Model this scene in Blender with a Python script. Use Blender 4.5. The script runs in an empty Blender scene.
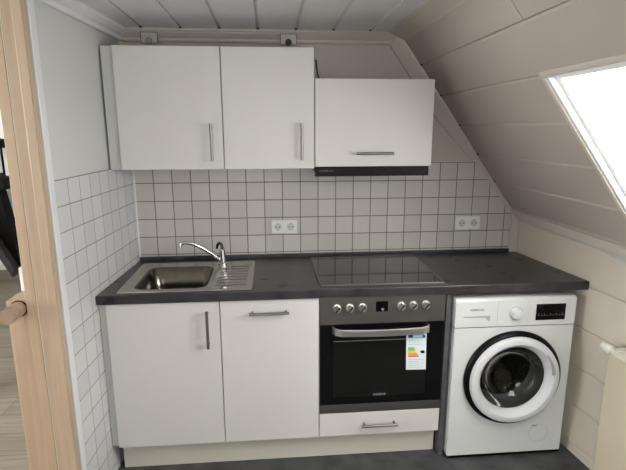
import bpy, bmesh, math, random
from mathutils import Vector, Matrix
random.seed(4)
COL = bpy.context.scene.collection
PI = math.pi

# ------------------------------------------------------------------ materials
def mat(name, col, rough=.5, metal=0., noise=0., nscale=20., bump=0., bscale=60., coat=0., stretch=None, spec=.5, rvar=0.):
    m = bpy.data.materials.new(name); m.use_nodes = True
    nt = m.node_tree; b = nt.nodes['Principled BSDF']
    b.inputs['Base Color'].default_value = (*col, 1); b.inputs['Roughness'].default_value = rough
    b.inputs['Metallic'].default_value = metal; b.inputs['Coat Weight'].default_value = coat
    b.inputs['Coat Roughness'].default_value = .1; b.inputs['Specular IOR Level'].default_value = spec
    tc = nt.nodes.new('ShaderNodeTexCoord'); mp = nt.nodes.new('ShaderNodeMapping')
    nt.links.new(tc.outputs['Object'], mp.inputs['Vector'])
    if stretch: mp.inputs['Scale'].default_value = stretch
    if noise or rvar:
        n = nt.nodes.new('ShaderNodeTexNoise'); n.inputs['Scale'].default_value = nscale; n.inputs['Detail'].default_value = 6
        nt.links.new(mp.outputs[0], n.inputs['Vector'])
        if noise:
            r = nt.nodes.new('ShaderNodeValToRGB')
            r.color_ramp.elements[0].position = .3; r.color_ramp.elements[1].position = .7
            r.color_ramp.elements[0].color = (*[max(0, c*(1-noise)) for c in col], 1)
            r.color_ramp.elements[1].color = (*[min(1, c*(1+noise)) for c in col], 1)
            nt.links.new(n.outputs[0], r.inputs[0]); nt.links.new(r.outputs[0], b.inputs['Base Color'])
        if rvar:
            mr = nt.nodes.new('ShaderNodeMapRange'); mr.inputs['To Min'].default_value = rough-rvar; mr.inputs['To Max'].default_value = rough+rvar
            nt.links.new(n.outputs[0], mr.inputs['Value']); nt.links.new(mr.outputs[0], b.inputs['Roughness'])
    if bump:
        n2 = nt.nodes.new('ShaderNodeTexNoise'); n2.inputs['Scale'].default_value = bscale; n2.inputs['Detail'].default_value = 4
        bp = nt.nodes.new('ShaderNodeBump'); bp.inputs['Strength'].default_value = bump; bp.inputs['Distance'].default_value = .002
        nt.links.new(mp.outputs[0], n2.inputs['Vector']); nt.links.new(n2.outputs[0], bp.inputs['Height']); nt.links.new(bp.outputs[0], b.inputs['Normal'])
    return m

def tile_mat(name, axis, u0, z0, p, tilecol, grout, gw=.0022):
    """square wall tiles: axis 0 -> X, 1 -> Y; grout lines every p from (u0, z0)"""
    m = bpy.data.materials.new(name); m.use_nodes = True
    nt = m.node_tree; b = nt.nodes['Principled BSDF']; N = nt.nodes.new; Lk = nt.links.new
    tc = N('ShaderNodeTexCoord'); sp = N('ShaderNodeSeparateXYZ'); Lk(tc.outputs['Object'], sp.inputs[0])
    def M(op, a, bb=None):
        n = N('ShaderNodeMath'); n.operation = op
        for i, v in enumerate((a, bb)):
            if v is None: continue
            if isinstance(v, (int, float)): n.inputs[i].default_value = v
            else: Lk(v, n.inputs[i])
        return n.outputs[0]
    def line(src, o):
        t = M('DIVIDE', M('SUBTRACT', src, o), p)
        f = M('FRACT', M('ADD', t, 100.5)); d = M('ABSOLUTE', M('SUBTRACT', f, .5))
        return M('MULTIPLY', d, p), M('FLOOR', M('ADD', t, 100.0))
    du, iu = line(sp.outputs[axis], u0); dz, iz = line(sp.outputs[2], z0)
    d = M('MINIMUM', du, dz)
    mr = N('ShaderNodeMapRange'); mr.inputs['From Min'].default_value = gw*.75; mr.inputs['From Max'].default_value = gw*1.35
    Lk(d, mr.inputs['Value'])
    cb = N('ShaderNodeCombineXYZ'); Lk(iu, cb.inputs[0]); Lk(iz, cb.inputs[1])
    wn = N('ShaderNodeTexWhiteNoise'); Lk(cb.outputs[0], wn.inputs['Vector'])
    rr = N('ShaderNodeValToRGB'); rr.color_ramp.elements[0].color = (*[c*.93 for c in tilecol], 1); rr.color_ramp.elements[1].color = (*[min(1, c*1.05) for c in tilecol], 1)
    Lk(wn.outputs['Value'], rr.inputs[0])
    mx = N('ShaderNodeMix'); mx.data_type = 'RGBA'; mx.inputs[6].default_value = (*grout, 1)
    Lk(mr.outputs[0], mx.inputs[0]); Lk(rr.outputs[0], mx.inputs[7]); Lk(mx.outputs[2], b.inputs['Base Color'])
    r2 = N('ShaderNodeMapRange'); r2.inputs['To Min'].default_value = .85; r2.inputs['To Max'].default_value = .3
    Lk(mr.outputs[0], r2.inputs['Value']); Lk(r2.outputs[0], b.inputs['Roughness'])
    bp = N('ShaderNodeBump'); bp.inputs['Strength'].default_value = .6; bp.inputs['Distance'].default_value = .0015
    Lk(mr.outputs[0], bp.inputs['Height']); Lk(bp.outputs[0], b.inputs['Normal'])
    return m

def plank_mat(name, c1, c2, wid, leng, rough=.45, gap=(.05, .045, .04)):
    m = bpy.data.materials.new(name); m.use_nodes = True
    nt = m.node_tree; b = nt.nodes['Principled BSDF']; N = nt.nodes.new; Lk = nt.links.new
    tc = N('ShaderNodeTexCoord'); br = N('ShaderNodeTexBrick')
    br.inputs['Color1'].default_value = (*c1, 1); br.inputs['Color2'].default_value = (*c2, 1); br.inputs['Mortar'].default_value = (*gap, 1)
    br.inputs['Scale'].default_value = 1; br.inputs['Brick Width'].default_value = leng; br.inputs['Row Height'].default_value = wid
    br.inputs['Mortar Size'].default_value = .0015
    Lk(tc.outputs['Object'], br.inputs['Vector'])
    mp = N('ShaderNodeMapping'); mp.inputs['Scale'].default_value = (3, 60, 1); Lk(tc.outputs['Object'], mp.inputs['Vector'])
    n = N('ShaderNodeTexNoise'); n.inputs['Scale'].default_value = 1.; n.inputs['Detail'].default_value = 5; Lk(mp.outputs[0], n.inputs['Vector'])
    mx = N('ShaderNodeMix'); mx.data_type = 'RGBA'; mx.blend_type = 'OVERLAY'; mx.inputs[0].default_value = .55
    Lk(br.outputs[0], mx.inputs[6]); Lk(n.outputs[0], mx.inputs[7]); Lk(mx.outputs[2], b.inputs['Base Color'])
    b.inputs['Roughness'].default_value = rough
    return m

def wood_mat(name, c1, c2, rough=.45):
    m = bpy.data.materials.new(name); m.use_nodes = True
    nt = m.node_tree; b = nt.nodes['Principled BSDF']; N = nt.nodes.new; Lk = nt.links.new
    tc = N('ShaderNodeTexCoord'); mp = N('ShaderNodeMapping'); mp.inputs['Scale'].default_value = (30, 30, 1.2); Lk(tc.outputs['Object'], mp.inputs['Vector'])
    n = N('ShaderNodeTexNoise'); n.inputs['Scale'].default_value = 1.3; n.inputs['Detail'].default_value = 7; n.inputs['Distortion'].default_value = .8
    Lk(mp.outputs[0], n.inputs['Vector'])
    r = N('ShaderNodeValToRGB'); r.color_ramp.elements[0].position = .3; r.color_ramp.elements[1].position = .7
    r.color_ramp.elements[0].color = (*c1, 1); r.color_ramp.elements[1].color = (*c2, 1)
    Lk(n.outputs[0], r.inputs[0]); Lk(r.outputs[0], b.inputs['Base Color']); b.inputs['Roughness'].default_value = rough
    return m

def glass_mat(name, tint=(1, 1, 1), gloss=.08, rough=.02):
    m = bpy.data.materials.new(name); m.use_nodes = True
    nt = m.node_tree; nt.nodes.remove(nt.nodes['Principled BSDF']); out = nt.nodes['Material Output']
    t = nt.nodes.new('ShaderNodeBsdfTransparent'); t.inputs[0].default_value = (*tint, 1)
    g = nt.nodes.new('ShaderNodeBsdfGlossy'); g.inputs['Roughness'].default_value = rough
    fr = nt.nodes.new('ShaderNodeLayerWeight'); fr.inputs[0].default_value = .25
    ml = nt.nodes.new('ShaderNodeMath'); ad = nt.nodes.new('ShaderNodeMath'); ad.inputs[1].default_value = gloss; nt.links.new(fr.outputs['Fresnel'], ml.inputs[0]); ml.operation = 'MULTIPLY'; ml.inputs[1].default_value = .25; nt.links.new(ml.outputs[0], ad.inputs[0])
    mx = nt.nodes.new('ShaderNodeMixShader'); nt.links.new(ad.outputs[0], mx.inputs[0]); nt.links.new(t.outputs[0], mx.inputs[1]); nt.links.new(g.outputs[0], mx.inputs[2])
    nt.links.new(mx.outputs[0], out.inputs[0])
    return m

M_ = {}
M_['plaster'] = mat('white_plaster', (.66, .67, .65), .7, bump=.25, bscale=45)
M_['plaster_warm'] = mat('warm_plaster', (.53, .475, .42), .7, bump=.2, bscale=40)
M_['ceil'] = mat('ceiling_paint', (.80, .80, .81), .5, noise=.03, nscale=6)
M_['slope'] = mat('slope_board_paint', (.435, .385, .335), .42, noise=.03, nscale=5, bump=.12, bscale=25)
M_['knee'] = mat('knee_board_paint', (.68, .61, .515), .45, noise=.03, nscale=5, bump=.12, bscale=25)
M_['trim'] = mat('moulding_paint', (.55, .50, .44), .45, bump=.1)
M_['door'] = mat('cabinet_white', (.70, .675, .645), .38, bump=.12, bscale=120)
M_['door_edge'] = mat('cabinet_carcass', (.62, .61, .59), .5, bump=.05)
M_['filler'] = mat('filler_white', (.55, .55, .53), .5, bump=.05)
M_['plinth'] = mat('plinth_cream', (.66, .62, .54), .45, bump=.05)
M_['worktop'] = mat('slate_laminate', (.036, .033, .036), .30, noise=.65, nscale=9, bump=.35, bscale=160, stretch=(1, 1.6, 1), rvar=.08)
M_['side'] = mat('slate_side_panel', (.10, .098, .10), .5, noise=.3, nscale=25, bump=.15)
M_['floor'] = mat('slate_floor', (.062, .064, .067), .5, noise=.5, nscale=9, bump=.3, bscale=30)
M_['steel'] = mat('brushed_steel', (.27, .25, .23), .36, 1., noise=.06, nscale=10, stretch=(1, 1, 60), bump=.05)
M_['panelsteel'] = mat('oven_steel', (.25, .235, .225), .38, 1., noise=.05, nscale=10, stretch=(1, 1, 80))
M_['handlesteel'] = mat('oven_handle_steel', (.72, .70, .67), .3, 1., rvar=.04)
M_['bowl'] = mat('shaded_bowl_steel', (.17, .15, .13), .22, 1., noise=.1, nscale=30, rvar=.05)  # darker copy of the sink steel; the bowl's dark reflections put into the colour
M_['sink'] = mat('sink_steel', (.46, .44, .41), .24, 1., noise=.05, nscale=30, rvar=.05)
M_['chrome'] = mat('chrome', (.75, .75, .76), .08, 1., rvar=.02, nscale=8)
M_['darkchrome'] = mat('dark_chrome', (.09, .09, .10), .15, .9, rvar=.03)
M_['blackglass'] = mat('black_glass', (.003, .003, .004), .06, spec=.3, rvar=.01, nscale=4)
M_['hobglass'] = mat('hob_glass', (.010, .009, .008), .05, spec=.6, rvar=.01, nscale=4)
M_['ovenwin'] = mat('oven_window', (.009, .010, .009), .09, spec=.25, noise=.2, nscale=3)
M_['black'] = mat('black_plastic', (.004, .004, .0045), .35, spec=.15, rvar=.05)
M_['cable'] = mat('black_rubber', (.012, .012, .012), .5, rvar=.05)
M_['wm'] = mat('appliance_white', (.75, .765, .755), .35, rvar=.03, nscale=3)
M_['wmring'] = mat('porthole_ring', (.72, .73, .74), .45, 0, rvar=.03)
M_['wmgrey'] = mat('appliance_grey', (.30, .31, .32), .4, rvar=.03)
M_['wmlight'] = mat('appliance_shadow_line', (.42, .43, .44), .4, rvar=.03)
M_['gasket'] = mat('rubber_gasket', (.22, .225, .23), .45, rvar=.05)
M_['drum'] = mat('drum_steel', (.10, .09, .08), .3, 1., noise=.4, nscale=60)
M_['whiteplastic'] = mat('socket_plastic', (.80, .79, .76), .3, rvar=.03)
M_['socketin'] = mat('socket_recess', (.60, .59, .57), .4, rvar=.03)
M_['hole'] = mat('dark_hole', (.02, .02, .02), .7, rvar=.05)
M_['wood'] = wood_mat('pale_door_wood', (.49, .36, .25), (.60, .46, .335), .42)
M_['wood2'] = wood_mat('stair_post_wood', (.47, .33, .22), (.56, .41, .29), .42)
M_['woodgrey'] = wood_mat('handrail_wood', (.33, .235, .17), (.42, .31, .225), .45)
M_['cream'] = mat('cream_line', (.78, .70, .55), .5, rvar=.03)
M_['rad'] = mat('radiator_enamel', (.62, .545, .40), .35, rvar=.04)
M_['radtop'] = mat('radiator_grille', (.74, .72, .62), .35, rvar=.04)
M_['valve'] = mat('valve_white', (.78, .75, .68), .3, rvar=.03)
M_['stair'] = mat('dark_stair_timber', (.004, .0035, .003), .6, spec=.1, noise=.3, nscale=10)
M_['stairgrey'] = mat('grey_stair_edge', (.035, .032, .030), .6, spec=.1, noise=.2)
M_['laminate'] = plank_mat('hall_laminate', (.33, .275, .21), (.25, .21, .165), .19, 1.2)
M_['basebrown'] = mat('hall_skirting', (.20, .165, .13), .5, noise=.1)
M_['frame'] = mat('window_white', (.8, .8, .8), .4, rvar=.03)
M_['pane'] = glass_mat('window_glass')
M_['door_glass'] = glass_mat('porthole_glass', (.50, .50, .49), .03, .08)
M_['paper'] = mat('label_paper', (.80, .86, .88), .5, rvar=.03)
M_['lblue'] = mat('label_blue', (.02, .045, .28), .5, rvar=.03)
M_['lcyan'] = mat('label_cyan', (.22, .60, .78), .5, rvar=.03)
M_['lgreen'] = mat('label_green', (.13, .48, .08), .5, rvar=.03)
M_['llime'] = mat('label_lime', (.42, .66, .08), .5, rvar=.03)
M_['lyellow'] = mat('label_yellow', (.85, .66, .06), .5, rvar=.03)
M_['lorange'] = mat('label_orange', (.85, .33, .04), .5, rvar=.03)
M_['lred'] = mat('label_red', (.70, .10, .04), .5, rvar=.03)
M_['ltext'] = mat('label_print', (.45, .62, .68), .5, rvar=.03)
M_['logogrey'] = mat('logo_grey', (.42, .42, .42), .35, .3, rvar=.03)
M_['logodark'] = mat('logo_dark', (.16, .17, .18), .4, rvar=.03)
M_['logohood'] = mat('logo_dim', (.10, .10, .115), .4, rvar=.03)
GROUT = (.17, .145, .13)
P = .0995
M_['tileback'] = tile_mat('wall_tiles_back', 0, -.8442, 1.3397, P, (.56, .525, .495), GROUT)
M_['tileleft'] = tile_mat('wall_tiles_left', 1, -.038, 1.3397, P, (.66, .665, .66), (.27, .27, .27), .0018)

# ------------------------------------------------------------------ mesh helpers
class MB:
    def __init__(s): s.v = []; s.f = []
    def add(s, vs, fs):
        n = len(s.v); s.v += [Vector(v) for v in vs]; s.f += [[i+n for i in f] for f in fs]; return s
    def box(s, x0, x1, y0, y1, z0, z1):
        vs = [(x, y, z) for x in (x0, x1) for y in (y0, y1) for z in (z0, z1)]
        return s.add(vs, [(0, 1, 3, 2), (4, 6, 7, 5), (0, 4, 5, 1), (2, 3, 7, 6), (0, 2, 6, 4), (1, 5, 7, 3)])
    def prism(s, pts, h0, h1, fn):
        """pts 2D outline, extruded h0..h1; fn(u, v, h)->xyz"""
        n = len(pts)
        vs = [fn(u, v, h0) for u, v in pts]+[fn(u, v, h1) for u, v in pts]
        fs = [list(range(n))[::-1], list(range(n, 2*n))]+[[i, (i+1) % n, n+(i+1) % n, n+i] for i in range(n)]
        return s.add(vs, fs)
    def tube(s, path, r, seg=12, cap=True):
        path = [Vector(p) for p in path]; rs = r if isinstance(r, (list, tuple)) else [r]*len(path)
        rings = []; up = None
        for i, p in enumerate(path):
            t = (path[min(i+1, len(path)-1)]-path[max(i-1, 0)]).normalized()
            if up is None:
                up = Vector((0, 0, 1)) if abs(t.z) < .9 else Vector((1, 0, 0))
            a = (up-t*up.dot(t)).normalized(); up = a; b = t.cross(a)
            rings.append([p+(a*math.cos(k*2*PI/seg)+b*math.sin(k*2*PI/seg))*rs[i] for k in range(seg)])
        vs = [v for q in rings for v in q]; fs = []
        for i in range(len(rings)-1):
            for k in range(seg):
                fs.append((i*seg+k, i*seg+(k+1) % seg, (i+1)*seg+(k+1) % seg, (i+1)*seg+k))
        if cap: fs += [list(range(seg))[::-1], [(len(rings)-1)*seg+k for k in range(seg)]]
        return s.add(vs, fs)
    def lathe(s, prof, c, axis='y', seg=48, close=False):
        """prof: list of (r, h); around axis through c"""
        vs = []; fs = []
        for r, h in prof:
            for k in range(seg):
                a = 2*PI*k/seg; u, w = r*math.cos(a), r*math.sin(a)
                if axis == 'y': vs.append((c[0]+u, c[1]+h, c[2]+w))
                elif axis == 'z': vs.append((c[0]+u, c[1]+w, c[2]+h))
                else: vs.append((c[0]+h, c[1]+u, c[2]+w))
        m = len(prof)
        for i in range(m-1+(1 if close else 0)):
            j = (i+1) % m
            for k in range(seg):
                fs.append((i*seg+k, i*seg+(k+1) % seg, j*seg+(k+1) % seg, j*seg+k))
        if not close:
            if prof[0][0] > 1e-5: pass
        return s.add(vs, fs)
    def disc(s, c, r, axis='y', seg=32):
        vs = []
        for k in range(seg):
            a = 2*PI*k/seg; u, w = r*math.cos(a), r*math.sin(a)
            vs.append((c[0]+u, c[1], c[2]+w) if axis == 'y' else (c[0]+u, c[1]+w, c[2]))
        return s.add(vs, [list(range(seg))])
    def build(s, name, m, parent=None, bevel=0, smooth=False, seg=2, angle=35):
        org = Vector((0, 0, 0)); p = parent
        while p is not None: org += p.location; p = p.parent
        me = bpy.data.meshes.new(name)
        bm = bmesh.new(); vv = [bm.verts.new(v-org) for v in s.v]
        for f in s.f:
            try: bm.faces.new([vv[i] for i in f])
            except ValueError: pass
        bmesh.ops.remove_doubles(bm, verts=bm.verts, dist=1e-5)
        bmesh.ops.recalc_face_normals(bm, faces=bm.faces)
        if smooth:
            for f in bm.faces: f.smooth = True
        bm.to_mesh(me); bm.free()
        me.materials.append(m)
        o = bpy.data.objects.new(name, me); COL.objects.link(o); o.parent = parent
        if bevel:
            b = o.modifiers.new('bevel', 'BEVEL'); b.width = bevel; b.segments = seg; b.limit_method = 'ANGLE'; b.angle_limit = math.radians(40)
        if smooth:
            e = o.modifiers.new('edge', 'EDGE_SPLIT'); e.split_angle = math.radians(angle)
        return o

def thing(name, label, cat, loc, group=None):
    o = bpy.data.objects.new(name, None); COL.objects.link(o); o.location = loc; o.empty_display_size = .05
    o['label'] = label; o['category'] = cat
    if group: o['group'] = group
    return o
def tag(o, label, cat, group=None):
    o['label'] = label; o['category'] = cat
    if group: o['group'] = group
    return o
def struct(o):
    o['kind'] = 'structure'; return o
def text(name, body, size, loc, m, parent, depth=.0004, rot=(PI/2, 0, 0), width=None):
    cu = bpy.data.curves.new(name, 'FONT'); cu.body = body; cu.size = size; cu.extrude = depth; cu.align_x = 'CENTER'; cu.align_y = 'CENTER'; cu.offset = size*.012
    t = bpy.data.objects.new(name+'_tmp', cu); COL.objects.link(t)
    bpy.context.view_layer.update()
    me = bpy.data.meshes.new_from_object(t.evaluated_get(bpy.context.evaluated_depsgraph_get()))
    bpy.data.objects.remove(t)
    org = Vector((0, 0, 0)); p = parent
    while p is not None: org += p.location; p = p.parent
    xs = [v.co.x for v in me.vertices]; sx = width/(max(xs)-min(xs)) if width else 1
    from mathutils import Euler
    me.transform(Matrix.Translation(Vector(loc)-org) @ Euler(rot).to_matrix().to_4x4() @ Matrix.Scale(sx, 4, (1, 0, 0)))
    me.materials.clear(); me.materials.append(m)
    o = bpy.data.objects.new(name, me); COL.objects.link(o); o.parent = parent
    return o

# ------------------------------------------------------------------ key dimensions
def LX(y): return -.947-.0662*abs(y)           # left wall, slightly out of square
def RX(y): return 1.231+.106*abs(y)            # right knee wall
ZC = 2.12
S0 = (.49, 2.09); S1 = (1.19, 1.163)
SLP = (S1[1]-S0[1])/(S1[0]-S0[0])
def SZ(x): return S0[1]+(x-S0[0])*SLP
XS = S0[0]+(ZC-S0[1])/SLP
ln = math.hypot(S1[0]-S0[0], S1[1]-S0[1]); SD = ((S1[0]-S0[0])/ln, (S1[1]-S0[1])/ln); SN = (-SD[1], SD[0])   # SN points up and out
YB = -4.3
ZW = .912; ZWB = .8695
FY = -.589

# ------------------------------------------------------------------ room shell
struct(MB().box(-1.12, 1.9, YB, .12, -.1, 0).build('floor', M_['floor']))
# back wall (upper painted, tiles as child), top follows the roof
w = MB().prism([(-1.12, 0), (1.36, 0), (1.36, 1.2), (XS+.1, 2.25), (-1.12, 2.25)], .006, .12, lambda u, v, h: (u, h, v))
wb = struct(w.build('wall_back', M_['plaster_warm']))
xt = lambda z: min(1.19, S0[0]+(z-S0[1])/SLP)
tb = MB().prism([(-.955, .0), (1.19, 0), (1.19, 1.17), (xt(1.4395)+.02, 1.4395), (-.955, 1.4395)], 0, .006, lambda u, v, h: (u, h, v))
tb.build('wall_tiling', M_['tileback'], wb)
MB().box(1.188, 1.24, -.012, .0055, 0, 1.165).build('corner_trim', M_['trim'], wb, bevel=.003)

# left wall: plaster with a tiled lower field, ends at the doorway
def leftpoly(y0, y1, z0, z1, off0, off1):
    return MB().add([(LX(y0)+off1, y0, z0), (LX(y1)+off1, y1, z0), (LX(y1)+off0, y1, z0), (LX(y0)+off0, y0, z0),
                     (LX(y0)+off1, y0, z1), (LX(y1)+off1, y1, z1), (LX(y1)+off0, y1, z1), (LX(y0)+off0, y0, z1)],
                    [(3, 2, 1, 0), (4, 5, 6, 7), (0, 1, 5, 4), (1, 2, 6, 5), (2, 3, 7, 6), (3, 0, 4, 7)])
YJ = -.872
lw = leftpoly(.12, YJ, 0, 2.25, -.13, -.006)
for a in (leftpoly(YJ, -1.8, 2.12, 2.25, -.13, -.006), leftpoly(-1.8, YB, 0, 2.25, -.13, -.006)):
    lw.add(a.v, a.f)
lwo = struct(lw.build('wall_left', M_['plaster']))
leftpoly(0, -.832, 0, 1.4395, -.006, 0).build('wall_tiling', M_['tileleft'], lwo)

struct(MB().prism([(-.9462, -.0005), (-.9465, -.007), (-.9400, -.0005)], 0.0005, 1.4395, lambda u, v, h: (u, v, h)).build('corner_joint', M_['frame'], wb))
# ceiling of boards with V grooves running towards the back wall
def board_profile(t0, t1, grooves, w=.010, d=.006, c=.9):
    pts = [(t0, 0)]
    for g in grooves: pts += [(g-w*.5, 0), (g-w*.45, d*1.6), (g-w*.02, d*1.6), (g, d), (g+w*c, 0)]
    return pts+[(t1, 0)]
cg = [-.837+.1923*k for k in range(-1, 8) if -.837+.1923*k < XS-.03]
pr = board_profile(-1.35, XS+.06, cg, .014, .008, .8)+[(XS+.06, .12), (-1.35, .12)]
struct(MB().prism(pr, .05, YB, lambda u, v, h: (u, h, ZC+v)).build('ceiling', M_['ceil']))
# sloping roof side with skylight opening
def spt(t, o, y): return (S0[0]+SD[0]*t+SN[0]*o, y, S0[1]+SD[1]*t+SN[1]*o)
tx = lambda x: (x-S0[0])/SD[0]
SG = [tx(.5935+.1175*k) for k in range(6)]
SKY0, SKY1 = -1.062, -2.0
TW0, TW1 = tx(.713), tx(1.135)
def slab(t0, t1, gs, y0, y1, m):
    pts = board_profile(t0, t1, [g for g in gs if t0+.006 < g < t1-.006])+[(t1, .03), (t0, .03)]
    return MB().prism(pts, y0, y1, lambda u, v, h: spt(u, v, h))
sl = MB(); tA = tx(XS)-.06; tB = ln+.03
tg = SG[0]
for (a, b, y0, y1) in ((tA, tg, .05, -1.118), (tA, tg, -1.122, YB)):
    q = slab(a, b-.005, [], y0, y1, 0); sl.add(q.v, q.f)
q = MB().prism([(tg-.005, .03), (tg-.005, .0096), (tg-.0002, .0096), (tg, .006), (tg+.009, 0), (tg+.009, .03)], .05, YB, lambda u, v, h: spt(u, v, h)); sl.add(q.v, q.f)
q = MB().prism([(tA, .0065), (tg-.006, .0065), (tg-.006, .03), (tA, .03)], -1.10, -1.14, lambda u, v, h: spt(u, v, h)); sl.add(q.v, q.f)
for (a, b, y0, y1) in ((tg+.009, tB, .05, SKY0), (tg+.009, TW0, SKY0, SKY1), (TW1, tB, SKY0, SKY1), (tg+.009, tB, SKY1, YB)):
    q = slab(a, b, SG[1:], y0, y1, 0); sl.add(q.v, q.f)
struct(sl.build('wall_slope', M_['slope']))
# outer roof build-up around the skylight (keeps daylight out elsewhere)
ro = MB()
for (a, b, y0, y1) in ((tA-.1, TW0-.02, .12, YB), (TW1+.02, tB+.2, .12, YB), (TW0-.02, TW1+.02, .12, SKY0+.02), (TW0-.02, TW1+.02, SKY1-.02, YB)):
    q = MB().prism([(a, .031), (b, .031), (b, .16), (a, .16)], y0, y1, lambda u, v, h: spt(u, v, h)); ro.add(q.v, q.f)
struct(ro.build('roof', M_['plaster']))
# knee wall with horizontal boards
kg = [.05, .257, .46, .665, .88]
pts = [(0, 0)]
for g in kg: pts += [(0, g-.008), (.004, g), (.010, g+.0005), (.010, g+.005), (0, g+.0055)]
pts += [(0, 1.2), (.1, 1.2), (.1, 0)]
kw = MB(); n = len(pts)
vs = [(RX(y)+u, y, z) for y in (.0, YB) for u, z in pts]
kw.add(vs, [list(range(n)), list(range(n, 2*n))[::-1]]+[[i, n+i, n+(i+1) % n, (i+1) % n] for i in range(n)])
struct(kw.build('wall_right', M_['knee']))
# wall behind the photographer; its unseen window is added to bring in daylight
rw = MB()
wx0, wx1, wz0, wz1 = -.65, .35, 1.2, 1.95
for b in ((-1.25, wx0, 0, 2.25), (wx1, 1.9, 0, 2.25), (wx0, wx1, 0, wz0), (wx0, wx1, wz1, 2.25)):
    rw.box(b[0], b[1], YB-.12, YB, b[2], b[3])
struct(rw.build('wall_front', M_['plaster']))
w2 = MB()
for b in ((wx0, wx0+.06, wz0, wz1), (wx1-.06, wx1, wz0, wz1), (wx0+.06, wx1-.06, wz0, wz0+.06), (wx0+.06, wx1-.06, wz1-.06, wz1), (-.18, -.12, wz0+.06, wz1-.06)):
    w2.box(b[0], b[1], YB-.09, YB-.03, b[2], b[3])
wo2 = struct(w2.build('added_window', M_['frame'], bevel=.004))
MB().box(wx0+.05, wx1-.05, YB-.062, YB-.058, wz0+.05, wz1-.05).build('window_pane', M_['pane'], wo2)

# skylight: white lining, frame, pane
sk = MB()
def sbox(mb, t0, t1, y0, y1, o0, o1): return mb.prism([(t0, o0), (t1, o0), (t1, o1), (t0, o1)], y0, y1, lambda u, v, h: spt(u, v, h))
e = .012
sbox(sk, TW0, TW0+e, SKY0, SKY1, .001, .10); sbox(sk, TW1-e, TW1, SKY0, SKY1, .001, .10)
sbox(sk, TW0+e, TW1-e, SKY0, SKY0-e, .001, .10); sbox(sk, TW0+e, TW1-e, SKY1, SKY1+e, .001, .10)
win = struct(sk.build('window_1', M_['frame']))
fr = MB(); f = .02
sbox(fr, TW0+e, TW0+e+f, SKY0-e, SKY1+e, .022, .045); sbox(fr, TW1-e-f, TW1-e, SKY0-e, SKY1+e, .022, .045)
sbox(fr, TW0+e+f, TW1-e-f, SKY0-e, SKY0-e-f, .022, .045); sbox(fr, TW0+e+f, TW1-e-f, SKY1+e, SKY1+e+f, .022, .045)
fr.build('window_frame', M_['frame'], win, bevel=.003)
gl = MB(); sbox(gl, TW0+e+f-.005, TW1-e-f+.005, SKY0-e-f+.005, SKY1+e+f-.005, .030, .033); gl.build('window_pane', M_['pane'], win)
# thin slanted casing around the opening
cs = MB(); c = .018
sbox(cs, TW0-c, TW0, SKY0+c, SKY1-c, -.006, 0); sbox(cs, TW0, TW1+c, SKY0+c, SKY0, -.006, 0); sbox(cs, TW1, TW1+c, SKY0, SKY1, -.006, 0)
cs.build('window_casing', M_['trim'], win, bevel=.002)

# mouldings
co = MB()     # cornice along the back wall, profiled
prof = [(.0055, 2.062), (-.018, 2.062), (-.022, 2.068), (-.022, 2.078), (-.030, 2.082), (-.050, 2.100), (-.050, 2.106), (-.06, 2.1085), (-.06, ZC-.001), (.0055, ZC-.001)]
co.prism(prof, LX(0)+.001, XS-.005, lambda u, v, h: (h, u, v))
struct(co.build('trim_1', M_['trim']))
cl = MB()     # cornice along the left wall
pf = [(0, 2.064), (.004, 2.062), (.010, 2.068), (.012, 2.082), (.024, 2.088), (.040, 2.104), (.042, ZC-.001), (0, ZC-.001)]
n = len(pf); vs = [(LX(y)-.0055+u, y, z) for y in (-.005, YB) for u, z in pf]
cl.add(vs, [list(range(n)), list(range(n, 2*n))[::-1]]+[[i, n+i, n+(i+1) % n, (i+1) % n] for i in range(n)])
struct(cl.build('trim_2', M_['ceil']))
# moulding along the slope on the back wall
sm = MB()
st_ = [(tx(XS)+.02, .062, .056), (.20, .068, .056), (.45, .074, .050), (.69, .046, .030), (.82, .022, .012), (ln-.01, .022, .010)]
vs = []; fs = []; n = 6
for t, o, d in st_:
    pf = [(-o, .0055), (-o, -.2*d), (-o*.8, -.36*d), (-.012, -.93*d), (-.0012, -d), (-.0012, .0055)]
    vs += [(spt(t, a, 0)[0], b, spt(t, a, 0)[2]) for a, b in pf]
for i in range(len(st_)-1):
    for k in range(n): fs.append((i*n+k, i*n+(k+1) % n, (i+1)*n+(k+1) % n, (i+1)*n+k))
fs += [list(range(n)), [(len(st_)-1)*n+k for k in range(n)]]
sm.add(vs, fs)
struct(sm.build('trim_3', M_['trim']))
# moulding where slope meets flat ceiling
cc = MB()
cc.prism([(XS-.055, ZC-.001), (XS-.048, ZC-.010), (XS+.0, ZC-.030), (XS+.028, SZ(XS+.028)-.006), (XS+.036, SZ(XS+.036)-.001), (XS, ZC-.0005)], -.055, YB, lambda u, v, h: (u, h, v))
struct(cc.build('trim_4', M_['trim']))
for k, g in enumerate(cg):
    struct(MB().box(g-.0075, g+.0065, -.0685, -.0605, ZC-.003, ZC+.004).build('groove_end_shade', M_['hole'], bpy.data.objects['ceiling'], bevel=.002))  # solid dark box standing in for the shade at the groove end
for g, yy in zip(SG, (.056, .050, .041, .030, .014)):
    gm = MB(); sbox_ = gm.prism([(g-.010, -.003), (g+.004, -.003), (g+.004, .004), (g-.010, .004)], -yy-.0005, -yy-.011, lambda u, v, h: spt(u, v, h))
    gm.build('groove_end_shade', M_['hole'], bpy.data.objects['wall_slope'], bevel=.002)  # same dark stand-in for shade, at the slope groove ends
# ledge moulding between slope and knee wall
kn = MB()
kn.prism([(1.196, 1.157), (1.188, 1.150), (1.190, 1.138), (1.204, 1.134), (1.206, 1.118), (1.222, 1.112), (1.226, 1.098), (1.42, 1.098), (1.42, 1.157)], -.001, YB, lambda u, v, h: (u if u > 1.4 else u+.0*h, h, v))
struct(kn.build('trim_5', M_['trim']))

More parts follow.
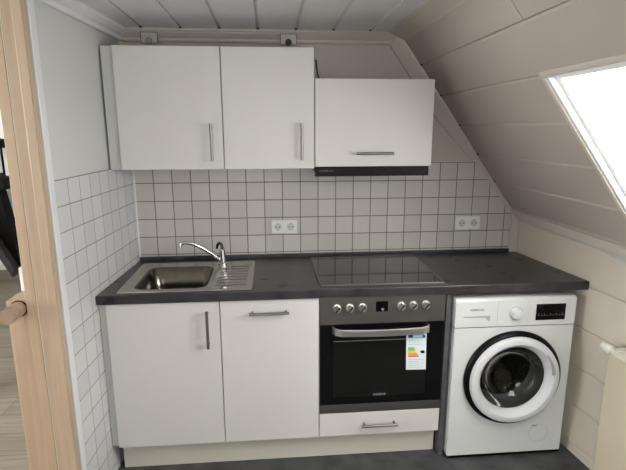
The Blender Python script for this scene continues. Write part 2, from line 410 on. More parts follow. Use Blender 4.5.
# ------------------------------------------------------------------ doorway on the left and the hall behind it
dfm = MB()   # wooden door lining
dfm.box(-1.085, -1.0095, -.8955, -.8735, 0, 2.09)
d1 = struct(dfm.build('door_1', M_['wood'], bevel=.003))
MB().box(-1.046, -1.012, -.906, -.8957, 0, 2.09).build('door_stop', M_['wood'], d1, bevel=.003)
MB().box(-1.0895, -1.0858, -.894, -.8755, 0, 2.09).build('door_seal', M_['cream'], d1)
MB().box(-1.126, -1.0902, -.8965, -.8735, 0, 2.09).build('door_lining', M_['wood2'], d1, bevel=.002)
leftpoly(-.8325, -.8715, 0, 2.06, -.0058, .0008).build('plaster_edge', M_['frame'], d1, bevel=.003)
hf = struct(MB().box(-4.6, -1.12, YB, 2.85, -.1, -.0005).build('hall_floor', M_['laminate']))
hw = MB().box(-4.6, -1.1, 2.75, 2.85, 0, 2.6)
hw.box(-4.7, -4.6, YB, 2.85, 0, .8).box(-4.7, -4.6, YB, 2.85, 2.2, 2.6).box(-4.7, -4.6, YB, -2.4, .8, 2.2).box(-4.7, -4.6, -.6, 2.85, .8, 2.2)  # unseen window opening in the far wall, added to light the hall
hw.box(-4.6, -1.25, YB-.1, YB, 0, 2.6).box(-1.12, -1.02, .12, 2.85, 0, 2.6)
struct(hw.build('wall_hall', M_['plaster']))
struct(MB().box(-4.6, -1.1, YB, 2.85, 2.5, 2.6).build('hall_ceiling', M_['ceil']))
struct(MB().box(-4.6, -1.13, 2.73, 2.75, 0, .12).build('baseboard_hall', M_['basebrown'], bevel=.003))
struct(MB().box(-1.745, -1.715, .28, .31, 0, 2.45).build('trim_6', M_['frame'], bevel=.003))

st = thing('staircase', 'dark timber staircase in the hall seen past the door frame', 'staircase', (-1.8, .2, 0))
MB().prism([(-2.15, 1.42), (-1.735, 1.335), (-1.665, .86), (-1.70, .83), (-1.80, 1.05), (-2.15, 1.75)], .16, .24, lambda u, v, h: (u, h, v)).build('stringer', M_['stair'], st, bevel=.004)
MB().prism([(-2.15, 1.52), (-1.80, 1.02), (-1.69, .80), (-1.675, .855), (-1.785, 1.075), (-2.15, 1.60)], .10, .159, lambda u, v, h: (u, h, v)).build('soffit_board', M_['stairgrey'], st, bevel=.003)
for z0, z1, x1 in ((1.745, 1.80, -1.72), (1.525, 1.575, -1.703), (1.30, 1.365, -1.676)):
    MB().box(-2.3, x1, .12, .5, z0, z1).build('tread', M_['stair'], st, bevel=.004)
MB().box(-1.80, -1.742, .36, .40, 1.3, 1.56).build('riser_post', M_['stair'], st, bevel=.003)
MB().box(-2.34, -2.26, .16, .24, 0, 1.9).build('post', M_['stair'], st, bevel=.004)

np_ = thing('newel_post', 'half-height wooden stair post beside the door frame', 'stair post', (-1.166, -.84, 0))
MB().box(-1.206, -1.127, -.881, -.76, 0, .997).build('post', M_['wood2'], np_, bevel=.002)
np_.children[0]['label'] = 'pale wooden square post'
MB().tube([(-1.160, -.883, .968), (-1.160, -.975, .968)], .0285, 20).tube([(-1.160, -.975, .968), (-1.160, -.980, .968)], .0265, 20).build('rail_end', M_['woodgrey'], np_, smooth=True)
MB().tube([(-1.160, -.8815, .968), (-1.160, -.886, .968)], .032, 20).build('collar', M_['black'], np_, smooth=True)

# ------------------------------------------------------------------ handles
def hbar(parent, x0, x1, z, y, proj=.03, label=None):
    m = MB().tube([(x0, y-proj, z), (x1, y-proj, z)], .0066, 12)
    for x in (x0+.014, x1-.014): m.tube([(x, y-.0002, z), (x, y-proj, z)], .0055, 10)
    return m.build('handle', M_['steel'], parent, smooth=True)
def vbar(parent, x, z0, z1, y, proj=.03):
    m = MB().tube([(x, y-proj, z0), (x, y-proj, z1)], .0068, 12)
    for z in (z0+.014, z1-.014): m.tube([(x, y-.0002, z), (x, y-proj, z)], .0055, 10)
    return m.build('handle', M_['steel'], parent, smooth=True)

def carcass(mb, x0, x1, y0, y1, z0, z1, t=.016, top=True):
    mb.box(x0, x0+t, y0, y1, z0, z1); mb.box(x1-t, x1, y0, y1, z0, z1)
    mb.box(x0+t, x1-t, y0, y1, z0, z0+t)
    if top: mb.box(x0+t, x1-t, y0, y1, z1-t, z1)
    mb.box(x0+t, x1-t, y1-.006, y1, z0+t, z1-(t if top else 0))
    return mb

# ------------------------------------------------------------------ base cabinets
ZB = .151
X1, X2 = -.951, -.4535
def front(x0, x1, z0, z1, y=FY, name='door', parent=None, m=None):
    return MB().box(x0, x1, y, y+.018, z0, z1).build(name, m or M_['door'], parent, bevel=.0015)
sc = thing('sink_base_cabinet', 'wide white base cabinet under the sink with a vertical bar handle', 'cabinet', ((X1+X2)/2, -.30, 0))
carcass(MB(), X1+.007, X2-.001, FY+.019, -.03, ZB, ZWB-.002, top=False).build('body', M_['door_edge'], sc)
d = front(X1, X2-.0024, ZB, ZWB-.004, parent=sc); vbar(d, -.5085, .651, .829, FY)
fl = MB().add([(LX(-.57)+.003, FY+.012, ZB+.003), (X1-.001, FY+.012, ZB+.003), (X1-.001, FY+.026, ZB+.003), (LX(-.57)+.003, FY+.026, ZB+.003),
               (LX(-.57)+.003, FY+.012, ZWB-.003), (X1-.001, FY+.012, ZWB-.003), (X1-.001, FY+.026, ZWB-.003), (LX(-.57)+.003, FY+.026, ZWB-.003)],
              [(0, 1, 2, 3), (4, 5, 6, 7), (0, 1, 5, 4), (1, 2, 6, 5), (2, 3, 7, 6), (3, 0, 4, 7)])
fl.build('filler_panel', M_['filler'], sc)
dw = thing('base_cabinet', 'narrower white base cabinet left of the oven with a horizontal handle', 'cabinet', ((X2)/2, -.30, 0))
carcass(MB(), X2+.001, -.001, FY+.019, -.03, ZB, ZWB-.002).build('body', M_['door_edge'], dw)
d = front(X2+.0024, -.0025, ZB, ZWB-.004, parent=dw); hbar(d, -.32, -.14, .809, FY)
oh = thing('oven_housing_cabinet', 'white cabinet housing the oven, with one low drawer below it', 'cabinet', (.3, -.30, 0))
hb = MB(); hb.box(.001, .017, FY+.019, -.03, ZB, ZWB-.002); hb.box(.583, .599, FY+.019, -.03, ZB, ZWB-.002)
hb.box(.017, .583, FY+.019, -.03, ZB, ZB+.016); hb.box(.017, .583, FY+.019, -.03, .258, .272); hb.box(.017, .583, -.036, -.03, ZB+.016, .258)
hb.build('body', M_['door_edge'], oh)
d = front(.001, .597, ZB, .2725, name='drawer', parent=oh); hbar(d, .205, .383, .2135, FY)
pl = MB().box(-.953, .598, -.529, -.513, .0005, ZB-.002).build('plinth', M_['plinth'], bevel=.001)
tag(pl, 'cream plinth board running along the floor under the base cabinets', 'plinth')
sp_ = MB().box(.608, .632, -.575, -.02, .0005, ZWB-.001).build('side_panel', M_['side'], bevel=.001)
tag(sp_, 'narrow dark grey upright panel between the oven and the washing machine', 'side panel')

# ------------------------------------------------------------------ worktop with sink cut-out
def grid_slab(xs, ys, z0, z1, skip):
    """xs: list of functions of y; ys list"""
    m = MB(); nx, ny = len(xs), len(ys); V = {}
    for k, z in enumerate((z0, z1)):
        for i in range(nx):
            for j in range(ny):
                V[i, j, k] = len(m.v); m.v.append(Vector((xs[i](ys[j]), ys[j], z)))
    cell = lambda i, j: 0 <= i < nx-1 and 0 <= j < ny-1 and (i, j) not in skip
    for i in range(nx-1):
        for j in range(ny-1):
            if not cell(i, j): continue
            for k in (0, 1): m.f.append([V[i, j, k], V[i+1, j, k], V[i+1, j+1, k], V[i, j+1, k]])
            for (a, b, ni, nj) in (((i, j), (i+1, j), i, j-1), ((i, j+1), (i+1, j+1), i, j+1), ((i, j), (i, j+1), i-1, j), ((i+1, j), (i+1, j+1), i+1, j)):
                if not cell(ni, nj): m.f.append([V[a[0], a[1], 0], V[b[0], b[1], 0], V[b[0], b[1], 1], V[a[0], a[1], 1]])
    return m
wt = grid_slab([lambda y: LX(y)+.001, lambda y: -.856, lambda y: -.506, lambda y: RX(y)-.002], [-.604, -.549, -.163, -.002], ZWB, ZW, {(1, 1)})
wt = wt.build('worktop', M_['worktop'], bevel=.004)
tag(wt, 'long dark slate-look worktop spanning cabinets, oven and washing machine', 'worktop')
up = MB().box(LX(0)+.004, 1.186, -.016, -.0135+.012, ZW+.0005, ZW+.020).build('sealing_strip', M_['worktop'], bevel=.002)
tag(up, 'thin dark sealing strip along the back of the worktop against the tiles', 'sealing strip')

# ------------------------------------------------------------------ sink
def rrect(x0, x1, y0, y1, r, z, n=6):
    pts = []
    for cx, cy, a0 in ((x1-r, y1-r, 0), (x0+r, y1-r, PI/2), (x0+r, y0+r, PI), (x1-r, y0+r, 3*PI/2)):
        for k in range(n+1):
            a = a0+k*PI/2/n; pts.append((cx+r*math.cos(a), cy+r*math.sin(a), z))
    return pts
def loft(mb, loops, capend=True):
    n = len(loops[0]); vs = [p for l in loops for p in l]; fs = []
    for i in range(len(loops)-1):
        for k in range(n): fs.append((i*n+k, i*n+(k+1) % n, (i+1)*n+(k+1) % n, (i+1)*n+k))
    if capend: fs.append([(len(loops)-1)*n+k for k in range(n)])
    return mb.add(vs, fs)
snk = thing('kitchen_sink', 'stainless steel inset sink with single bowl and ridged drainer', 'sink', (-.6, -.33, ZW))
z = ZW
ox0, ox1, oy0, oy1 = -.905, -.303, -.577, -.088
bx0, bx1, by0, by1 = -.842, -.520, -.534, -.178
m = MB(); loft(m, [rrect(ox0, ox1, oy0, oy1, .012, z+.0008), rrect(ox0+.002, ox1-.002, oy0+.002, oy1-.002, .012, z+.005), rrect(ox0+.012, ox1-.012, oy0+.012, oy1-.012, .012, z+.006),
    rrect(ox0+.02, ox1-.02, oy0+.02, oy1-.02, .012, z+.0035), rrect(bx0-.006, bx1+.006, by0-.006, by1+.006, .055, z+.0030)], capend=False)
m.build('rim', M_['sink'], snk, smooth=True, angle=50)
m = MB(); loft(m, [rrect(bx0-.006, bx1+.006, by0-.006, by1+.006, .055, z+.0030), rrect(bx0, bx1, by0, by1, .055, z-.002), rrect(bx0+.012, bx1-.012, by0+.012, by1-.012, .055, z-.10),
    rrect(bx0+.02, bx1-.02, by0+.02, by1-.02, .055, z-.138), rrect(bx0+.045, bx1-.045, by0+.045, by1-.045, .05, z-.152)])
m.build('bowl', M_['bowl'], snk, smooth=True, angle=60)
m = MB().lathe([(.001, .003), (.02, .003), (.024, .006), (.043, .006), (.047, .001)], ((bx0+bx1)/2, (by0+by1)/2, z-.152), 'z', 32)
m.build('drain', M_['chrome'], snk, smooth=True)
m = MB()
for k in range(8):
    y = -.50+k*.045
    if y > -.2 : x0 = -.43
    else: x0 = -.475
    m.prism([(y-.006, z+.0034), (y-.003, z+.0062), (y+.003, z+.0062), (y+.006, z+.0034)], x0, -.335, lambda u, v, h: (h, u, v))
m.build('drainer_ridges', M_['sink'], snk, smooth=True, angle=30)
# overflow slot
fa = thing('mixer_tap', 'chrome single-lever mixer tap standing behind the sink bowl', 'tap', (-.477, -.14, z+.0036))
bxy = (-.477, -.142)
m = MB().lathe([(.0, .0), (.025, .0), (.025, .008), (.019, .012), (.0165, .03), (.0165, .055), (.015, .085), (.0, .088)], (bxy[0], bxy[1], z+.0045), 'z', 28)
m.build('body', M_['chrome'], fa, smooth=True)
def bez(p, n=14):
    out = []
    for i in range(n+1):
        t = i/n; q = [Vector(a) for a in p]
        while len(q) > 1: q = [q[j]*(1-t)+q[j+1]*t for j in range(len(q)-1)]
        out.append(q[0])
    return out
path = bez([(bxy[0]-.008, bxy[1]-.003, z+.026), (-.525, -.160, .975), (-.575, -.178, 1.020), (-.625, -.196, 1.058), (-.672, -.212, 1.052)])
path += bez([(-.672, -.212, 1.052), (-.682, -.216, 1.051), (-.683, -.216, 1.040)], 5)[1:]
m = MB().tube(path, [.0088]*len(path), 14); m.tube([(-.683, -.216, 1.044), (-.683, -.216, 1.032)], .0115, 14)
m.build('spout', M_['chrome'], fa, smooth=True)
lv = bez([(bxy[0], bxy[1], z+.088), (bxy[0]+.004, bxy[1], z+.125), (bxy[0]-.028, bxy[1]+.01, z+.128), (bxy[0]-.030, bxy[1]+.02, z+.085)], 12)
MB().tube(lv, [.0085]*9+[.0075, .007, .0065, .005], 12).build('lever', M_['darkchrome'], fa, smooth=True)

# ------------------------------------------------------------------ hob
hb = thing('ceramic_hob', 'black glass ceramic hob with steel rim set in the worktop', 'hob', (.30, -.31, ZW))
hx0, hx1, hy0, hy1 = .006, .598, -.566, -.052
MB().box(hx0+.007, hx1-.007, hy0+.007, hy1-.007, z+.0006, z+.0052).build('glass', M_['hobglass'], hb)
m = MB()
for b in ((hx0, hx1, hy0, hy0+.007), (hx0, hx1, hy1-.007, hy1), (hx0, hx0+.007, hy0+.007, hy1-.007), (hx1-.007, hx1, hy0+.007, hy1-.007)):
    m.box(b[0], b[1], b[2], b[3], z+.0006, z+.0062)
m.build('rim', M_['steel'], hb, bevel=.001)

# ------------------------------------------------------------------ oven
ov = thing('built_in_oven', 'stainless steel and black glass built-in oven under the hob', 'oven', (.3, -.3, .2725))
MB().box(.022, .578, FY+.020, -.06, .276, .860).build('body', M_['black'], ov)
cp = MB().box(.003, .597, FY, FY+.018, .7325, .8655).build('control_panel', M_['panelsteel'], ov, bevel=.0015)
MB().box(.265, .322, FY-.0015, FY-.0002, .791, .841).build('clock_display', M_['blackglass'], cp, bevel=.0005)
MB().tube([(.296, FY-.0016, .803), (.296, FY-.006, .803)], .006, 14).build('clock_button', M_['wmgrey'], cp, smooth=True)
KX = []
for px in (.083, .143, .202, .385, .442, .502): KX.append(px)
for i, x in enumerate(KX):
    kz = .812+.006*(i/5)
    k = MB().lathe([(0, -.024), (.014, -.024), (.0155, -.022), (.0165, -.004), (.0205, -.003), (.0205, -.0003)], (x, FY, kz), 'y', 28).build('knob', M_['handlesteel'], cp, smooth=True)
    a = math.radians(40); dx, dz = math.sin(a), math.cos(a); q = .0025
    MB().prism([(-q, -.015), (q, -.015), (q, .015), (-q, .015)], -.0265, -.0242, lambda u, v, h: (x+u*dz+v*dx, FY+h, kz-u*dx+v*dz)).build('pointer', M_['black'], k)
# printed marks over the knobs
for i, x in enumerate(KX):
    m = MB()
    for a in range(-120, 121, 40):
        r = math.radians(a); m.disc((x+.026*math.sin(r), FY-.0004, .812+.026*math.cos(r)), .0011, 'y', 8)
    m.build('dial_marks', M_['logodark'], cp)
dr = MB().box(.003, .597, FY, FY+.018, .3195, .7295).build('oven_door', M_['blackglass'], ov, bevel=.0015)
MB().box(.067, .517, FY-.0012, FY-.0002, .360, .672).build('window', M_['ovenwin'], dr)
MB().box(.067, .517, FY-.0016, FY-.0013, .648, .6505).build('rack_line', M_['wmgrey'], dr)
MB().box(.003, .597, FY-.001, FY+.018, .276, .3185).build('bottom_trim', M_['panelsteel'], ov, bevel=.001)
# bowed flat handle
hp = [(.058, -.004), (.070, -.030), (.10, -.046), (.20, -.054), (.30, -.057), (.40, -.054), (.485, -.046), (.515, -.030), (.525, -.004)]
m = MB(); out = [(x, FY+y) for x, y in hp]; inn = [(x+(.008 if i < 4 else -.008 if i > 4 else 0), FY+y+.008) for i, (x, y) in enumerate(hp)]
inn[0] = (.066, FY-.0003); inn[-1] = (.517, FY-.0003); out[0] = (.058, FY-.0003); out[-1] = (.525, FY-.0003)
m.prism(out+inn[::-1], .690, .7225, lambda u, v, h: (u, v, h))
m.build('handle', M_['handlesteel'], dr, bevel=.002)
text('logo', 'SIEMENS', .014, (.292, FY-.0016, .3665), M_['logogrey'], dr, width=.062)

# energy label
el = thing('energy_label', 'energy rating sticker with green, yellow and orange bars on the oven door', 'energy label', (.463, FY-.002, .49))
ly = FY-.0024
TILT = math.radians(-1.5)
def lp(u, v): return (.414+u*math.cos(TILT)-v*math.sin(TILT)*-1*-1, .676+u*math.sin(TILT)-v)
def lq(mb, pts, y0, y1): return mb.prism([lp(u, v) for u, v in pts], y0, y1, lambda a, b, h: (a, h, b))
def rc(u0, u1, v0, v1): return [(u0, v0), (u1, v0), (u1, v1), (u0, v1)]
lq(MB(), rc(0, .098, 0, .186), ly, ly+.0006).build('sheet', M_['paper'], el)
y0, y1 = ly-.0005, ly-.0001
lq(MB(), rc(.009, .032, .005, .021), y0, y1).build('flag', M_['lblue'], el)
lq(MB(), rc(.034, .094, .005, .024), y0, y1).build('header', M_['lcyan'], el)
lq(MB(), rc(.080, .092, .007, .021), y0-.0004, y0-.0001).build('code_box', M_['lblue'], el)
text('header_word', 'ENERG', .013, (.414+.056, y0-.0005, .676-.0155), M_['paper'], el, depth=.0001, width=.036)
v = .070
for i, (mm, wd) in enumerate((('lgreen', .026), ('lgreen', .029), ('llime', .033), ('lyellow', .037), ('lorange', .041), ('lorange', .045), ('lred', .049))):
    v0 = v+i*.0072; h = .0062
    lq(MB(), [(.010, v0), (.010+wd, v0), (.010+wd+.005, v0+h/2), (.010+wd, v0+h), (.010, v0+h)], y0, y1).build('rating_bar', M_[mm], el)
lq(MB(), [(.068, .094), (.074, .087), (.090, .087), (.090, .101), (.074, .101)], y0, y1).build('rating_arrow', M_['black'], el)
for k in range(5): lq(MB(), rc(.012, .085-(k % 2)*.02, .132+k*.010, .1345+k*.010), y0, y1).build('text_line', M_['ltext'], el)
for k in range(3): lq(MB(), rc(.012, .08-(k % 2)*.012, .034+k*.010, .0362+k*.010), y0, y1).build('text_line', M_['ltext'], el)


# ------------------------------------------------------------------ washing machine
wm = thing('washing_machine', 'white front-loading washing machine under the right end of the worktop', 'washing machine', (.935, -.33, 0))
wx0, wx1, wy, wzt = .642, 1.237, -.607, .843
WC = (.943, .435)   # porthole centre
RH = .236
def ring_front(c, r, x0, x1, z0, z1, y, n=96):
    m = MB(); A = []; B = []
    angs = sorted(set([2*PI*k/n for k in range(n)]+[math.atan2(zz-c[1], xx-c[0]) % (2*PI) for xx in (x0, x1) for zz in (z0, z1)]))
    for a in angs:
        ca, sa = math.cos(a), math.sin(a)
        t = min(((x1-c[0])/ca if ca > 1e-9 else 1e9), ((x0-c[0])/ca if ca < -1e-9 else 1e9), ((z1-c[1])/sa if sa > 1e-9 else 1e9), ((z0-c[1])/sa if sa < -1e-9 else 1e9))
        A.append((c[0]+r*ca, y, c[1]+r*sa)); B.append((c[0]+t*ca, y, c[1]+t*sa))
    k = len(angs)
    m.add(A+B, [(i, (i+1) % k, k+(i+1) % k, k+i) for i in range(k)])
    return m
zc = .700
m = ring_front(WC, RH, wx0+.006, wx1-.006, .016, zc-.001, wy)
b0 = (wx0+.006, wx1-.006)
# side, top, back shell with soft front edges
prof = [(wx0+.006, wy), (wx0+.0015, wy+.002), (wx0, wy+.008), (wx0, -.095), (wx1, -.095), (wx1, wy+.008), (wx1-.0015, wy+.002), (wx1-.006, wy)]
n = len(prof)
vs = [(x, y, zz) for zz in (.016, zc-.001) for x, y in prof]
fs = [[i, i+1, n+i+1, n+i] for i in range(n-1)]+[list(range(n))]
m.add(vs, fs)
m.build('body', M_['wm'], wm)
for x in (wx0+.05, wx1-.05):
    for y in (wy+.05, -.14): MB().lathe([(0, 0), (.02, 0), (.02, .0155), (0, .0155)], (x, y, .0005), 'z', 16).build('foot', M_['black'], wm)
# kick panel at the bottom
MB().box(wx0+.004, wx1-.004, wy-.0005, wy+.012, .004, .0155).build('kick_strip', M_['black'], wm)
# control panel block
prof = [(wy, zc+.0005), (wy-.0005, zc+.1), (wy+.001, wzt-.012), (wy+.006, wzt-.004), (wy+.014, wzt), (-.055, wzt), (-.055, zc+.0005)]
pc = MB().prism(prof, wx0, wx1, lambda u, v, h: (h, u, v)).build('control_panel', M_['wm'], wm, bevel=.003)
def fp(x0, x1, z0, z1, d=.0012, y=wy-.0006, mb=None): return (mb or MB()).box(x0, x1, y-d, y-.0001, z0, z1)
dd = fp(.650, .846, .716, .828, .0015).build('detergent_drawer', M_['wm'], pc, bevel=.001)
m = MB().prism([(.680, .7585), (.806, .7585), (.811, .7565), (.811, .735), (.804, .733), (.786, .750), (.680, .7525)], wy-.0029, wy-.0022, lambda u, v, h: (u, h, v))
m.build('drawer_grip', M_['wmlight'], dd)
for x in (.8475, 1.0005): fp(x, x+.0007, .712, .832, .0006).build('panel_seam', M_['wmlight'], pc)
text('logo', 'SIEMENS', .013, (.745, wy-.0023, .789), M_['logodark'], dd, width=.068)
kn_ = MB().lathe([(0, -.022), (.022, -.022), (.025, -.020), (.027, -.004), (.030, -.003), (.030, -.0007)], (.9385, wy, .7665), 'y', 36).build('programme_dial', M_['wmring'], pc, smooth=True)
MB().lathe([(.0305, -.0008), (.0335, -.0008), (.0335, -.0004), (.0305, -.0004)], (.9385, wy-.0004, .7665), 'y', 36, close=True).build('dial_ring', M_['wmlight'], pc)
ds = fp(1.037, 1.184, .727, .808, .0012).build('display', M_['blackglass'], pc, bevel=.0006)
m = MB()
for k in range(9):
    x = 1.047+k*.0148; m.box(x, x+.007, wy-.0024, wy-.002, .7505, .7525)
    if k % 2 == 0: m.box(x, x+.005, wy-.0024, wy-.002, .758, .760)
m.build('display_marks', M_['wmgrey'], ds)
# porthole: black surround, white ring, glass bowl, gasket, drum
C3 = (WC[0], wy, WC[1])
bz = MB().lathe([(RH-.004, .004), (RH+.006, -.001), (RH+.009, -.010), (RH+.004, -.022), (RH-.010, -.030), (RH-.03, -.030), (RH-.03, .004)], C3, 'y', 96, close=True)
door = bz.build('porthole_door', M_['black'], wm, smooth=True, angle=40)
MB().lathe([(RH-.012, -.028), (RH-.016, -.044), (RH-.026, -.051), (RH-.046, -.050), (.170, -.028), (.164, -.012), (.164, -.006), (RH-.03, -.006)], C3, 'y', 96, close=True).build('ring', M_['wmring'], door, smooth=True, angle=40)
# grip recess on ring, upper right
m = MB()
ga, gb = math.radians(8), math.radians(42)
for (r0, r1, yo) in ((.182, .198, -.0445),):
    A = []
    N_ = 14
    for k in range(N_+1):
        a = ga+(gb-ga)*k/N_; A.append((r1*math.cos(a), r1*math.sin(a)))
    for k in range(N_, -1, -1):
        a = ga+(gb-ga)*k/N_; wd = (r1-r0)*(.35+.65*(1-k/N_)); A.append(((r1-wd)*math.cos(a), (r1-wd)*math.sin(a)))
    m.prism([(WC[0]+a, WC[1]+b) for a, b in A], wy-.0515, wy-.045, lambda u, v, h: (u, h, v))
m.build('grip', M_['wmlight'], door, smooth=False)
MB().lathe([(.1635, -.008), (.158, .004), (.146, .030), (.126, .055), (.092, .075), (.045, .083), (.001, .085)], C3, 'y', 64).build('glass_bowl', M_['door_glass'], door, smooth=True, angle=80)
MB().lathe([(RH-.031, .006), (.182, .02), (.168, .06), (.158, .075), (.165, .085), (.150, .10)], C3, 'y', 64).build('gasket', M_['gasket'], wm, smooth=True)
MB().lathe([(.150, .10), (.20, .12), (.215, .14), (.215, .40), (.20, .42), (.001, .42)], (WC[0], wy, WC[1]), 'y', 64).build('drum', M_['drum'], wm, smooth=True)
# drain-pump flap, faint outline at lower right
m = MB().lathe([(.048, -.0006), (.0492, -.0006), (.0492, -.0001), (.048, -.0001)], (1.112, wy, .118), 'y', 40, close=True)
m.build('pump_flap', M_['wmlight'], wm)
MB().prism([(1.070, .158), (1.084, .165), (1.100, .163), (1.098, .156)], wy-.0012, wy-.0003, lambda u, v, h: (u, h, v)).build('flap_catch', M_['wmgrey'], wm)

# ------------------------------------------------------------------ wall cabinets
UY = -.30; UZ0, UZ1, UZH = 1.435, 1.997, 1.8586
U = (-.918, -.4325, .0066, .594)
def wall_cab(name, label, x0, x1, z0, z1):
    t = thing(name, label, 'cabinet', ((x0+x1)/2, -.15, z0))
    carcass(MB(), x0+.0008, x1-.0008, UY+.019, -.002, z0+.001, z1-.001).build('body', M_['door_edge'], t)
    d = MB().box(x0+.0024, x1-.0024, UY, UY+.018, z0, z1).build('door', M_['door'], t, bevel=.0015)
    return t, d
t, d = wall_cab('wall_cabinet', 'leftmost white wall cabinet, tall door above the sink', U[0], U[1], UZ0, UZ1)
vbar(d, -.4865, 1.474, 1.650, UY)
xl = LX(-.28)-.0045
MB().box(xl, U[0]-.001, UY+.012, UY+.028, UZ0+.002, UZ1-.001).build('filler_panel', M_['filler'], t)
t, d = wall_cab('wall_cabinet', 'middle white wall cabinet, tall door next to the shorter hood cabinet', U[1], U[2], UZ0, UZ1)
vbar(d, -.0585, 1.476, 1.652, UY)
t, d = wall_cab('hood_cabinet', 'shorter white wall cabinet over the black extractor with horizontal handle', U[2], U[3], UZ0+.008, UZH)
hbar(d, .209, .392, 1.507, UY)
# extractor hood
xh = thing('extractor_hood', 'slim black extractor hood under the short wall cabinet above the hob', 'extractor hood', (.30, -.15, 1.40))
MB().box(.022, .578, -.262, -.02, 1.403, 1.443-.001).build('body', M_['black'], xh, bevel=.002)
hf_ = MB().box(.010, .586, -.2825, -.2635, 1.393, 1.441).build('front_rail', M_['black'], xh, bevel=.002)
text('logo', 'SIEMENS', .013, (.065, -.2832, 1.420), M_['logohood'], hf_, width=.07)
m = MB()
for k in range(24): m.box(.06+k*.02, .068+k*.02, -.24, -.05, 1.400, 1.4025)
m.build('grease_filter', M_['panelsteel'], xh)

# cable above the hood cabinet
cb = MB().tube(bez([(.022, -.20, 1.955), (.022, -.205, 1.94), (.026, -.21, 1.90), (.034, -.215, 1.868)], 10), .0042, 8).tube([(.034, -.215, 1.868), (.036, -.215, 1.8586), (.060, -.215, 1.8655)], .0042, 8).build('power_cable', M_['cable'], smooth=True)
tag(cb, 'short black cable behind the short hood cabinet beside the taller cabinet', 'cable')
# two cable outlets cut into the cornice
def cornice_port(x, label, m_cap, m_plate):
    t = thing('cable_outlet', label, 'cable outlet', (x, -.052, 2.065), 'cable outlets in the cornice')
    fr = MB()
    w, h0, h1 = .040, 2.050, 2.098
    fr.box(x-w-.002, x+w+.002, -.0535, -.0515, h1, h1+.0025); fr.box(x-w-.002, x-w+.0005, -.0535, -.0515, h0, h1); fr.box(x+w-.0005, x+w+.002, -.0535, -.0515, h0, h1)
    fr.build('notch_edge', M_['hole'], t)
    MB().box(x-w, x+w, -.0525, -.024, h0, h1-.0005).build('plate', m_plate, t)
    MB().lathe([(0, -.016), (.013, -.016), (.016, -.013), (.016, -.0005)], (x, -.0528, 2.058), 'y', 24).build('cap', m_cap, t, smooth=True)
cornice_port(-.106, 'black round cable outlet in the cornice above the middle wall cabinet', M_['hole'], M_['trim'])
cornice_port(-.802, 'grey cable outlet in the cornice above the leftmost wall cabinet', M_['wmgrey'], M_['trim'])

# ------------------------------------------------------------------ sockets
def double_socket(x0, x1, z0, z1, label):
    cx, cz = (x0+x1)/2, (z0+z1)/2
    t = thing('double_socket', label, 'socket', (cx, -.001, cz), 'double sockets on the tiled wall')
    MB().box(x0, x1, -.0105, -.0008, z0, z1).build('frame', M_['whiteplastic'], t, bevel=.003)
    for s in (-1, 1):
        c = (cx+s*.0355, -.0107, cz)
        ins = MB().box(c[0]-.029, c[0]+.029, -.0125, -.0107, cz-.029, cz+.029).build('insert', M_['whiteplastic'], t, bevel=.002)
        MB().lathe([(.0215, -.0022), (.0200, -.0022), (.0195, -.0019), (.0001, -.0019)], (c[0], -.0107, cz), 'y', 32).build('cup', M_['socketin'], ins)
        h = MB()
        for q in (-.0095, .0095): h.disc((c[0]+q, -.0131, cz-.001), .0034, 'y', 14)
        h.box(c[0]-.002, c[0]+.002, -.0135, -.0128, cz+.0145, cz+.0185); h.box(c[0]-.002, c[0]+.002, -.0135, -.0128, cz-.0195, cz-.0155)
        h.build('contact_holes', M_['hole'], ins)
double_socket(-.214, -.067, 1.050, 1.126, 'white double socket on the tiles behind the worktop, left of the hob')
double_socket(.851, .998, 1.052, 1.130, 'white double socket on the tiles near the sloping wall at the right')

# ------------------------------------------------------------------ radiator on the knee wall
rd = thing('radiator', 'cream panel radiator on the right wall with a lidded top', 'radiator', (1.25, -1.4, .12))
ry0, ry1, rz0, rz1 = -.905, -1.85, .14, .700
RXF, RXB = 1.200, 1.285
m = MB()
# front panel with shallow flutes
m.box(RXF, RXF+.013, ry1, ry0, rz0, rz1-.002)
m.build('front_panel', M_['rad'], rd, bevel=.003)
MB().box(RXB-.012, RXB, ry1, ry0, rz0, rz1-.002).build('rear_panel', M_['rad'], rd, bevel=.002)
MB().box(RXF+.012, RXB-.010, ry0-.012, ry0-.001, rz0+.01, rz1-.003).build('end_cover', M_['rad'], rd, bevel=.002)
m = MB().box(RXF-.0015, RXF+.012, ry1, ry0+.002, rz1-.001, rz1+.003).box(RXB-.010, RXB+.002, ry1, ry0+.002, rz1-.001, rz1+.006)
m.box(RXF+.012, RXB-.010, ry0-.012, ry0+.002, rz1-.001, rz1+.006)
m.box(RXF+.012, RXB-.010, ry1, ry0-.013, rz1-.001, rz1+.001)
m.build('top_grille', M_['radtop'], rd)
vc = (1.222, 0, .697)
v = MB().tube([(vc[0], -.835, vc[2]), (vc[0], -.842, vc[2]), (vc[0], -.885, vc[2]), (vc[0], -.895, vc[2])], [.014, .019, .021, .016], 20)
v.tube([(vc[0], -.895, vc[2]), (vc[0], -.9035, vc[2])], .010, 14).tube([(vc[0]+.01, -.890, vc[2]), (RX(-.89)-.002, -.890, vc[2])], .0085, 12)
v.build('thermostat_valve', M_['valve'], rd, smooth=True)

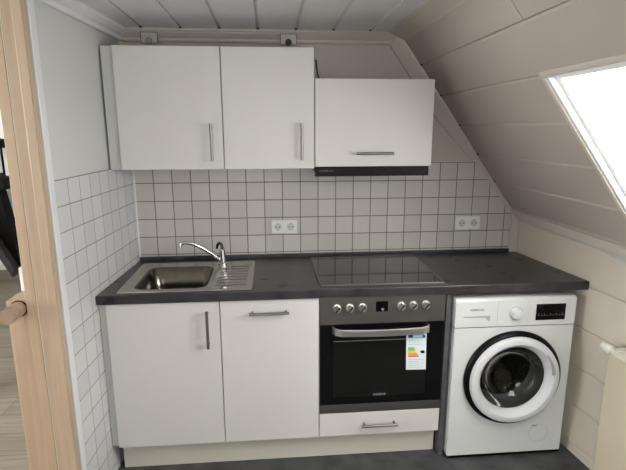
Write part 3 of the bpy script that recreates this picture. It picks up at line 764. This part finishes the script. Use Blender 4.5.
# ------------------------------------------------------------------ light
wd = bpy.data.worlds.new('sky'); bpy.context.scene.world = wd; wd.use_nodes = True
bg = wd.node_tree.nodes['Background']; bg.inputs[0].default_value = (.985, .985, .97, 1); bg.inputs[1].default_value = 6.0
def portal(name, loc, rot, sx, sy):
    l = bpy.data.lights.new(name, 'AREA'); l.shape = 'RECTANGLE'; l.size = sx; l.size_y = sy; l.cycles.is_portal = True
    o = bpy.data.objects.new(name, l); COL.objects.link(o); o.location = loc; o.rotation_euler = rot; return o
mid = spt((TW0+TW1)/2, .2, (SKY0+SKY1)/2)
ang = math.atan2(SN[0], SN[1])      # normal tilt towards +x
o = portal('skylight_portal', mid, (0, 0, 0), TW1-TW0, abs(SKY1-SKY0))
nrm = Vector((-SN[0], 0, -SN[1])); xa = Vector((SD[0], 0, SD[1])); za = -nrm; ya = za.cross(xa)
o.matrix_world = Matrix.Translation(Vector(mid)) @ Matrix((xa, ya, za)).transposed().to_4x4()
portal('added_rear_window_portal', ((wx0+wx1)/2 if False else -.15, YB-.14, 1.575), (-PI/2, 0, 0), 1.0, .75).rotation_euler = (PI/2, 0, 0)  # portal for the added rear window
portal('added_hall_window_portal', (-4.72, -1.5, 1.5), (0, -PI/2, 0), 1.4, 1.8)  # portal for the added hall window opening

# ------------------------------------------------------------------ camera
cam = bpy.data.cameras.new('camera'); co_ = bpy.data.objects.new('camera', cam); COL.objects.link(co_)
yaw, pit, rol = map(math.radians, (4.9422, -12.1914, -.1387))
F = Vector((math.sin(yaw)*math.cos(pit), math.cos(yaw)*math.cos(pit), math.sin(pit))); R = Vector((math.cos(yaw), -math.sin(yaw), 0)); Uv = R.cross(F)
R2 = R*math.cos(rol)+Uv*math.sin(rol); U2 = -R*math.sin(rol)+Uv*math.cos(rol)
co_.matrix_world = Matrix.Translation((-.21, -2.6892, 1.6183)) @ Matrix((R2, U2, -F)).transposed().to_4x4()
cam.sensor_width = 36; cam.lens = 484.6/626*36; cam.clip_start = .02
sc_ = bpy.context.scene; sc_.camera = co_
sc_.view_settings.view_transform = 'Standard'; sc_.view_settings.look = 'None'; sc_.view_settings.exposure = 1.63; sc_.view_settings.gamma = 1; sc_.view_settings.use_curve_mapping = False
